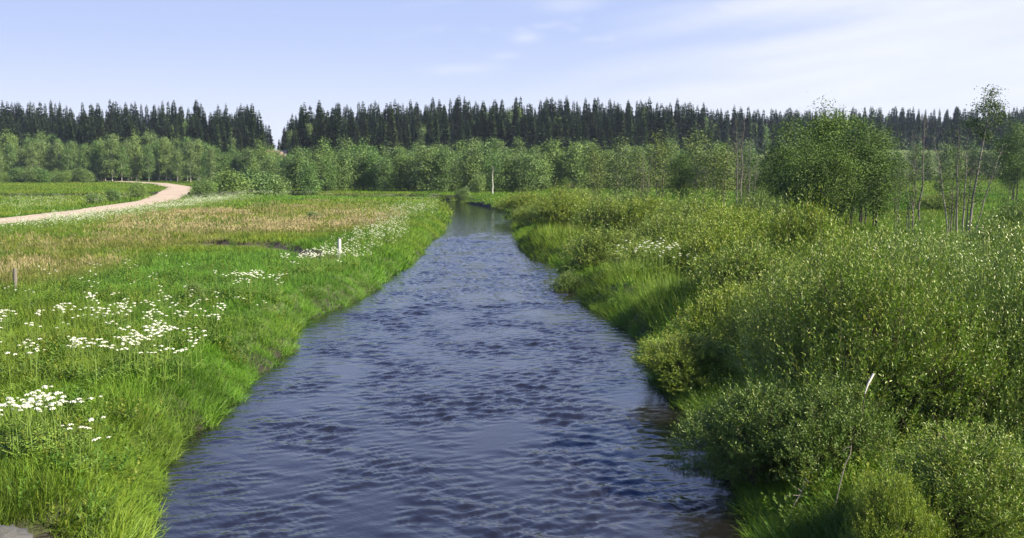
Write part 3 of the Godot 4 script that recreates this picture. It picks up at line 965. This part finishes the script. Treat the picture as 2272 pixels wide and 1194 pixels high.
func build_right_bank() -> void:
	rng.seed = 53
	var tones := [leaf_material(Color(1, 1, 1), 0.4, Color(0.58, 0.7, 0.22), 0.4), leaf_material(Color(0.68, 0.78, 0.8), 0.42, Color(0.45, 0.55, 0.2), 0.4), leaf_material(Color(1.0, 1.04, 1.2), 0.3, Color(0.5, 0.58, 0.24), 0.5), leaf_material(Color(1.15, 1.12, 0.85), 0.42, Color(0.6, 0.7, 0.22), 0.4)]
	mats.near_bark = mats.bark
	var k := 0
	for w in willow_rows:
		var kind: Array = kinds[w[0]][k % kinds[w[0]].size()]
		k += 1
		var wide: float = 1.0 * w[3] / {"big": 2.8, "near": 1.9, "mid": 2.4}[w[0]]
		var o := thing("willow_bush", w[6], "willow", on_ground(w[1], w[2], 0.1), "willows of the right bank")
		o.rotation.y = rng.randf() * TAU
		o.scale = Vector3(wide * rng.randf_range(0.9, 1.1), 1.2 * w[4] / kind[0], wide * rng.randf_range(0.9, 1.1))
		part("branches", kind[2], mats.bark, o)
		part("foliage", kind[3], tones[w[5]], o)
		if k == 1:
			var b := MB.new()
			var at: Vector3 = o.transform.affine_inverse() * Vector3(5.93, 2.2, -17.35)
			var to: Vector3 = o.transform.affine_inverse() * Vector3(6.1, 2.52, -17.45)
			b.tube(PackedVector3Array([at, at.lerp(to, 0.5) + Vector3(0.02, 0.01, 0), to]), PackedFloat32Array([0.006, 0.017, 0.02]), 6, Color(0.82, 0.78, 0.72))
			var down := MB.new()
			var foot: Vector3 = o.transform.affine_inverse() * Vector3(6.05, 0.6, -17.9)
			down.tube(PackedVector3Array([foot, foot.lerp(at, 0.6) + Vector3(0.03, 0, 0.02), at]), PackedFloat32Array([0.016, 0.013, 0.010]), 5, Color(0.2, 0.17, 0.12))
			part("bare_stem", down.mesh(), mats.bark, o)
			part("broken_branch", b.mesh(), mats.wood, o).set_meta("label", "stripped white broken branch end")
	var k2 := 0
	var tree_tones := [leaf_material(Color(1, 1, 1), 0.55, Color(0.5, 0.6, 0.2), 0.3), leaf_material(Color(1.15, 1.12, 1.0), 0.55, Color(0.5, 0.6, 0.2), 0.3), leaf_material(Color(0.85, 0.9, 0.95), 0.55, Color(0.45, 0.55, 0.2), 0.3)]
	for t in right_trees:
		var called: String = {"alder": "alder_tree", "sparse": "slender_tree", "dead": "dead_tree", "thick": "thicket_tree"}[t[0]]
		stand(t[0], k2, called, t[4], "tree", "trees of the right bank", t[1], t[2], t[3] * (1.1 if t[0] == "thick" else 1.0), tree_tones[k2 % 3])
		k2 += 1
	# the tall many stemmed tree: every stem a part
	var m := thing("many_stemmed_tree", "tall tree of several pale leaning stems with one tufted top, near the right edge", "tree", on_ground(34.0, 78.0, 0.1), "trees of the right bank")
	var stems := [[0.0, 0.0, 1.3, 11.0, 0.11], [-0.5, 0.1, 0.1, 8.2, 0.08], [-0.9, 0.0, -0.2, 8.6, 0.075], [0.35, 0.2, 1.9, 7.0, 0.07], [-1.6, 0.2, -1.4, 7.6, 0.07], [-0.2, -0.2, 0.5, 6.0, 0.06]]
	for s in stems:
		var wood := MB.new()
		var limbs := MB.new()
		var crown := MB.new()
		var pts := PackedVector3Array()
		var rad := PackedFloat32Array()
		for j in 8:
			var t := j / 7.0
			pts.append(Vector3(s[0] + s[2] * pow(t, 1.3) + rng.randf_range(-0.05, 0.05), s[3] * t, s[1] + rng.randf_range(-0.05, 0.05)))
			rad.append(s[4] * lerpf(1.0, 0.2, t))
		wood.tube(pts, rad, 7, Color(0.27, 0.25, 0.22))
		for j in 34:
			var t := rng.randf_range(0.35, 1.0)
			var p := pts[int(t * 6.99)].lerp(pts[mini(int(t * 6.99) + 1, 7)], fposmod(t * 6.99, 1.0))
			var a := rng.randf() * TAU
			var l := rng.randf_range(0.4, 1.3) * (1.0 if t < 0.75 else 0.7)
			var e := p + Vector3(cos(a), rng.randf_range(0.1, 0.9), sin(a)) * l
			limbs.tube(PackedVector3Array([p, e]), PackedFloat32Array([0.02, 0.006]), 3, Color(0.2, 0.18, 0.15))
			var leaves := int((300 if s[3] > 10.0 and t > 0.68 else 24) * rng.randf())
			for q in leaves:
				var c := e + Vector3(rng.randfn(), rng.randfn() * 0.7, rng.randfn()) * 0.33
				var f := rng.randf_range(0.7, 1.25)
				crown.leaf(c, Vector3(rng.randfn(), rng.randfn() - 0.3, rng.randfn()).normalized(), Vector3(rng.randfn() * 0.6, 1, rng.randfn() * 0.6).normalized(), rng.randf_range(0.1, 0.17), 0.09, Color(0.066 * f, 0.105 * f, 0.03 * f))
		var st := part("trunk", wood.mesh(), mats.bark, m)
		part("branches", limbs.mesh(), mats.bark, st)
		if crown.v.size():
			part("foliage", crown.mesh(), tree_tones[0], st)

func ordinal(k: int) -> String:
	return "%d%s" % [k, "th" if k > 10 and k < 14 else {1: "st", 2: "nd", 3: "rd"}.get(k % 10, "th")]

var spruce_counts := {}

func spruce_count(row: int, where: String) -> int:
	var key := "%d %s" % [row, where]
	spruce_counts[key] = spruce_counts.get(key, 0) + 1
	return spruce_counts[key]

func build_far_trees() -> void:
	rng.seed = 91
	var tones := []
	for c in [Color(1, 1, 1), Color(1.2, 1.15, 1.0), Color(0.85, 0.92, 0.9), Color(1.05, 1.0, 1.1), Color(0.8, 0.95, 0.8)]:
		tones.append(leaf_material(c, 0.55, Color(0.45, 0.55, 0.2)))
	# leafy belt at the far edge of the left field: px bearings b = x / d
	var n := 0
	for row in [[303.0, -0.50, -0.292, 22, 10.8, "birch", "leafy birch, front of the left field belt"], [318.0, -0.51, -0.285, 24, 13.0, "birch", "tall birch, back of the left field belt"], [292.0, -0.292, -0.215, 9, 8.8, "belt", "rounded tree between the left field and river belt"], [262.0, -0.25, -0.19, 7, 7.2, "belt", "rounded tree behind the roadside bushes"],
		[197.0, -0.212, -0.165, 6, 6.6, "belt", "grey green tree, left end of river belt"], [205.0, -0.165, 0.03, 19, 7.4, "belt", "round tree, front of the river bend belt"], [224.0, -0.20, 0.09, 24, 8.7, "belt", "round tree, back of the river bend belt"], [250.0, -0.12, 0.16, 14, 9.6, "birch", "slim birch between river belt and spruces"],
		[232.0, 0.06, 0.29, 17, 8.4, "belt", "hazy tree behind the grey thicket"], [300.0, 0.27, 0.52, 17, 9.0, "belt", "hazy tree beyond the right hand clearing"]]:
		for k in row[3]:
			var which: String = "%s of %d from left: %s" % [ordinal(k + 1), row[3], row[6]]
			var b: float = lerpf(row[1], row[2], (k + rng.randf_range(0.2, 0.8)) / row[3])
			var d: float = row[0] + rng.randf_range(-7.0, 7.0)
			var h: float = row[4] * rng.randf_range(0.85, 1.15)
			stand(row[5], rng.randi() % 4, "birch_tree" if row[5] == "birch" else "leafy_tree", which, "tree", str(row[6]), b * d, d, h, tones[rng.randi() % 5], rng.randf_range(0.95, 1.25))
			n += 1
	# single trees and bushes
	stand("birch", 1, "birch_tree", "birch with a bare white lower trunk standing forward of the left belt", "tree", "", -99.5, 304.0, 12.8, tones[1], 0.8)
	stand("birch", 2, "birch_tree", "birch with a white trunk in the dip right of the gravel road", "tree", "", -79.5, 279.0, 9.6, tones[3], 0.8)
	stand("snag", 0, "birch_snag", "dead white birch trunk on the point beyond the river bend", "tree", "", -3.6, 188.0, 5.4, tones[0])
	for b in [[-49.3, 168.0, 3.0, 1.1, "low bush at the right edge of the gravel road"], [-46.6, 176.0, 5.0, 1.0, "dark left part of the big bush beside the gravel road"], [-43.8, 180.0, 5.9, 1.05, "tallest bush beside the end of the gravel road"], [-41.2, 183.0, 4.8, 1.0, "bright right hand bush of the group beside the gravel road"],
		[-56.2, 158.0, 2.4, 1.0, "round bush on the far verge of the gravel road"], [-56.8, 150.0, 1.7, 1.1, "small bush left of the round bush on the far verge"], [-55.2, 139.0, 1.5, 1.3, "spreading low bush on the far verge of the gravel road, nearest to the bridge"],
		[-12.1, 39.8, 0.62, 1.0, "small dark leafy tussock alone in the near meadow"], [-18.6, 99.0, 0.8, 1.5, "dark green tussock alone in the rusty meadow"], [-8.3, 176.0, 2.6, 0.9, "twiggy grey bush on the point at the river bend"], [-6.4, 196.0, 3.4, 0.8, "thin bush left of the dead white birch trunk"]]:
		stand("bush", n, "meadow_tussock" if b[2] < 1.0 else "roadside_bush" if b[0] < -30.0 else "riverside_bush", b[4], "bush", "", b[0], b[1], b[2], tones[n % 3], b[3])
		n += 1
	for k in 9:
		var d := rng.randf_range(288.0, 296.0)
		stand("bush", k, "field_bush", ordinal(k + 1) + " from the left of the nine low bushes below the left belt", "bush", "bushes along the left belt", lerpf(-0.5, -0.40, (k + rng.randf()) / 9.0) * d, d, rng.randf_range(2.5, 4.2), tones[k % 5], 1.2)
	# spruces: the rows that show largest as single trees, the rest of the wood as one mass
	var dark := [leaf_material(Color(1.1, 1.1, 1), 0.6, Color(0.1, 0.14, 0.05)), leaf_material(Color(1.4, 1.35, 1.0), 0.6, Color(0.1, 0.14, 0.05)), leaf_material(Color(0.9, 1.0, 1.05), 0.6, Color(0.1, 0.14, 0.05))]
	var mass := [[], [], [], [], []]
	var tint := [PackedColorArray(), PackedColorArray(), PackedColorArray(), PackedColorArray(), PackedColorArray()]
	var singles := 0
	var extra := 0
	for row in 7:
		var b := -0.53
		while b < 0.53:
			b += rng.randf_range(0.0045, 0.0095) * (1.0 if row < 5 else 0.62)
			var far := lerpf(410.0, 475.0, smoothstep(-0.25, -0.1, b))
			far = lerpf(far, 650.0, smoothstep(0.1, 0.3, b))
			var d: float = far - 135.0 + row * 25.0 + rng.randf_range(-10.0, 10.0)
			if b < -0.19:
				d = 338.0 + row * 13.0 + rng.randf_range(-6.0, 6.0)
			var gapn := exp(-pow((b + 0.222) / 0.012, 2.0))
			if gapn > 0.35 and rng.randf() < gapn:
				continue
			var h: float = 18.5 * rng.randf_range(0.7, 1.17) * (1.0 - 0.35 * gapn)
			if d > 560.0:
				h *= 1.0 + (d - 560.0) / 1200.0
			if rng.randf() < 0.10 and row < 5:
				h = rng.randf_range(11.0, 15.5)
				if extra < 60:
					extra += 1
					stand("birch", rng.randi() % 4, "birch_tree", "light green leafy tree standing among the ridge spruces", "tree", "leafy trees among the spruces", b * d, d, h, tones[rng.randi() % 5])
				continue
			var v := rng.randi() % 5
			if (row == 6 or row == 3) and singles < 300:
				singles += 1
				var where := "of the left ridge" if b < -0.222 else ("of the long central ridge" if b < 0.2 else "of the far right ridge")
				stand("spruce", v, "spruce_tree", ordinal(spruce_count(row, where)) + " from the left of the dark spruces " + ("at the crest " if row == 6 else "halfway up ") + where, "tree", ("crest " if row == 6 else "slope ") + where, b * d, d, h, dark[rng.randi() % 3], rng.randf_range(0.8, 1.25))
			else:
				var s := h / 20.0
				var w := s * rng.randf_range(0.8, 1.25)
				mass[v].append(Transform3D(Basis(Vector3.UP, rng.randf() * TAU).scaled(Vector3(w, s, w)), on_ground(b * d, d, 0.1)))
				var q := rng.randf_range(0.8, 1.2)
				tint[v].append(Color(q * rng.randf_range(0.9, 1.2), q, q))
	prints("spruces single", singles, "mass", mass.map(func(a): return a.size()))
	var wood := Node3D.new()
	wood.name = "spruce_wood"
	wood.set_meta("kind", "stuff")
	wood.set_meta("label", "dense dark spruce wood filling the ridge behind the single spruces")
	wood.set_meta("category", "forest")
	add_child(wood)
	for v in 5:
		scatter("spruces", kinds.spruce[v][3], dark[0], mass[v], tint[v], "", "", wood)

func build_small_things() -> void:
	rng.seed = 7
	var wood_grey := Color(0.24, 0.215, 0.18)
	var o := thing("wooden_post", "short weathered grey wooden post standing alone in the left meadow", "post", on_ground(-20.3, 42.6), "")
	var b := MB.new()
	b.tube(PackedVector3Array([Vector3(0, -0.2, 0), Vector3(0.01, 0.4, 0), Vector3(0.02, 0.86, 0), Vector3(0.025, 0.90, 0)]), PackedFloat32Array([0.085, 0.082, 0.078, 0.062]), 9, wood_grey)
	part("shaft", b.mesh(), mats.wood, o)
	b = MB.new()
	b.tube(PackedVector3Array([Vector3(0.025, 0.895, 0), Vector3(0.025, 0.91, 0)]), PackedFloat32Array([0.062, 0.0]), 9, Color(0.36, 0.33, 0.28))
	part("sawn_top", b.mesh(), mats.wood, o)
	o = thing("marker_post", "short white painted marker post near the river edge", "post", on_ground(-9.6, 58.2), "")
	b = MB.new()
	b.tube(PackedVector3Array([Vector3(0, -0.2, 0), Vector3(0, 1.25, 0), Vector3(0, 1.29, 0)]), PackedFloat32Array([0.1, 0.1, 0.075]), 10, Color(0.8, 0.79, 0.76))
	part("shaft", b.mesh(), mats.wood, o)
	b = MB.new()
	b.tube(PackedVector3Array([Vector3(0, 1.289, 0), Vector3(0, 1.31, 0)]), PackedFloat32Array([0.075, 0.0]), 10, Color(0.7, 0.7, 0.68))
	part("cap", b.mesh(), mats.wood, o)
	# boulder at the near left corner
	var rock := SphereMesh.new()
	rock.radial_segments = 40
	rock.rings = 24
	var a := rock.get_mesh_arrays()
	var rb := MB.new()
	rb.v = a[Mesh.ARRAY_VERTEX]
	rb.i = a[Mesh.ARRAY_INDEX]
	for k in rb.v.size():
		var p: Vector3 = rb.v[k] * 2.0
		p *= 1.0 + 0.35 * noise_c.get_noise_3d(p.x * 30.0, p.y * 30.0, p.z * 30.0) + 0.12 * noise_c.get_noise_3d(p.x * 90.0, p.y * 90.0, p.z * 90.0)
		rb.v[k] = p * Vector3(0.62, 0.42, 0.5)
		rb.n.append(Vector3(p.x / 0.62, p.y / 0.42, p.z / 0.5).normalized())
		var t := 1.0 + 0.5 * noise_c.get_noise_3d(p.x * 140.0, p.y * 140.0, p.z * 140.0)
		rb.c.append(Color(0.11 * t, 0.11 * t, 0.107 * t))
	var r := part(numbered("boulder"), rb.mesh(), mats.wood, self)
	r.position = on_ground(-7.2, 14.1, 0.02)
	r.set_meta("label", "grey boulder half hidden in grass at the near left corner")
	r.set_meta("category", "boulder")
	# bare twigs
	for g in [[Vector3(5.25, 1.3, -16.3), "forked pale dead twig under the broad willow"], [Vector3(4.7, 0.6, -16.9), "bare pale twig sticking out at the foot of the dark willow"]]:
		var t := thing("dead_twig", g[1], "twig", Vector3(g[0].x, ground(g[0].x, -g[0].z), g[0].z), "")
		var q: Vector3 = Vector3(0, g[0].y - t.position.y, 0)
		var main := PackedVector3Array([Vector3(-0.15, -0.05, 0.1), q * 0.6 + Vector3(-0.03, 0, 0.03), q + Vector3(0.05, 0, 0), q + Vector3(0.13, 0.14, -0.03), q + Vector3(0.17, 0.27, -0.1)])
		b = MB.new()
		b.tube(main, PackedFloat32Array([0.011, 0.010, 0.009, 0.007, 0.004]), 5, Color(0.36, 0.31, 0.25))
		part("main_stem", b.mesh(), mats.wood, t)
		for f in 4:
			b = MB.new()
			var s0: Vector3 = main[1 + f % 3].lerp(main[2 + f % 3], rng.randf())
			var e := Vector3(rng.randf_range(-0.3, 0.12), rng.randf_range(-0.08, 0.16), rng.randf_range(-0.1, 0.15))
			b.tube(PackedVector3Array([s0, s0 + e * 0.55 + Vector3(0, 0.02, 0), s0 + e]), PackedFloat32Array([0.006, 0.005, 0.002]), 4, Color(0.36, 0.31, 0.25))
			part("fork", b.mesh(), mats.wood, t)
	# a house glimpsed between the trees below the notch in the ridge
	var hs := thing("house", "small pale house with a reddish roof glimpsed between trees below the skyline notch", "house", on_ground(-75.5, 334.0) + Vector3(0, 1.5, 0), "")
	b = MB.new()
	b.box(Vector3(-4, -2.5, -3), Vector3(4, 3.2, 3), Color(0.62, 0.58, 0.5))
	part("wall", b.mesh(), mats.wood, hs)
	b = MB.new()
	for s in [-1.0, 1.0]:
		var m := b.v.size()
		var q := Vector3(0, 0.8, s * 0.6).normalized()
		for p in [Vector3(-4.5, 3.0, s * 3.5), Vector3(4.5, 3.0, s * 3.5), Vector3(4.5, 5.6, 0), Vector3(-4.5, 5.6, 0)]:
			b.vert(p, q, Color(0.5, 0.33, 0.28))
		for p in [Vector3(-4.5, 2.85, s * 3.5), Vector3(4.5, 2.85, s * 3.5), Vector3(4.5, 5.45, 0), Vector3(-4.5, 5.45, 0)]:
			b.vert(p, -q, Color(0.3, 0.12, 0.09))
		if s < 0.0:
			b.tri(m, m + 1, m + 2); b.tri(m, m + 2, m + 3); b.tri(m + 4, m + 6, m + 5); b.tri(m + 4, m + 7, m + 6)
		else:
			b.tri(m, m + 2, m + 1); b.tri(m, m + 3, m + 2); b.tri(m + 4, m + 5, m + 6); b.tri(m + 4, m + 6, m + 7)
	part("roof", b.mesh(), mats.wood, hs)
	for x in [-2.0, 1.6]:
		b = MB.new()
		b.box(Vector3(x - 0.5, 0.6, 3.0), Vector3(x + 0.5, 2.0, 3.05), Color(0.06, 0.07, 0.08))
		part("window", b.mesh(), mats.wood, hs)

func _ready() -> void:
	for n in [[noise_a, 1, 0.02], [noise_b, 2, 0.045], [noise_c, 3, 0.09]]:
		n[0].seed = n[1]
		n[0].frequency = n[2]
		n[0].fractal_octaves = 3
	var cam := Camera3D.new()
	cam.name = "camera"
	cam.fov = 28.7545
	cam.near = 0.3
	cam.far = 6000.0
	cam.position = Vector3(0, 6, 0)
	cam.rotation_degrees = Vector3(-5.567, 0, 0)
	add_child(cam)
	cam.current = true
	var env := Environment.new()
	env.background_mode = Environment.BG_SKY
	env.sky = build_sky()
	env.background_energy_multiplier = 1.0
	env.tonemap_mode = Environment.TONE_MAPPER_LINEAR
	env.tonemap_exposure = 2.6
	env.sdfgi_enabled = true
	env.ssao_enabled = true
	env.ssil_enabled = true
	env.fog_enabled = true
	env.fog_density = 0.0001
	env.fog_light_color = Color(0.80, 0.87, 1.0)
	var we := WorldEnvironment.new()
	we.name = "environment"
	we.environment = env
	add_child(we)
	var sun := DirectionalLight3D.new()
	sun.name = "sun"
	sun.light_energy = 1.6
	sun.light_color = Color(1.0, 0.95, 0.86)
	sun.light_angular_distance = 0.53
	sun.shadow_enabled = true
	sun.rotation_degrees = Vector3(-38, 69, 0)
	add_child(sun)
	mats.bark = plain_material(Color(1, 1, 1), 0.9)
	mats.wood = plain_material(Color(1, 1, 1), 0.85)
	var grain := noise_texture(0.05, 21, Color(0.6, 0.6, 0.6), Color(1, 1, 1))
	for m in [mats.bark, mats.wood]:
		m.albedo_texture = grain
		m.uv1_triplanar = true
		m.uv1_scale = Vector3(3, 1, 3)
	var t0 := Time.get_ticks_msec()
	build_sdf()
	build_ground()
	build_road()
	build_water()
	prints("land", Time.get_ticks_msec() - t0)
	build_kinds()
	prints("kinds", Time.get_ticks_msec() - t0)
	build_far_trees()
	build_right_bank()
	prints("trees", Time.get_ticks_msec() - t0)
	build_grass()
	build_flowers()
	build_small_things()
	prints("all", Time.get_ticks_msec() - t0)
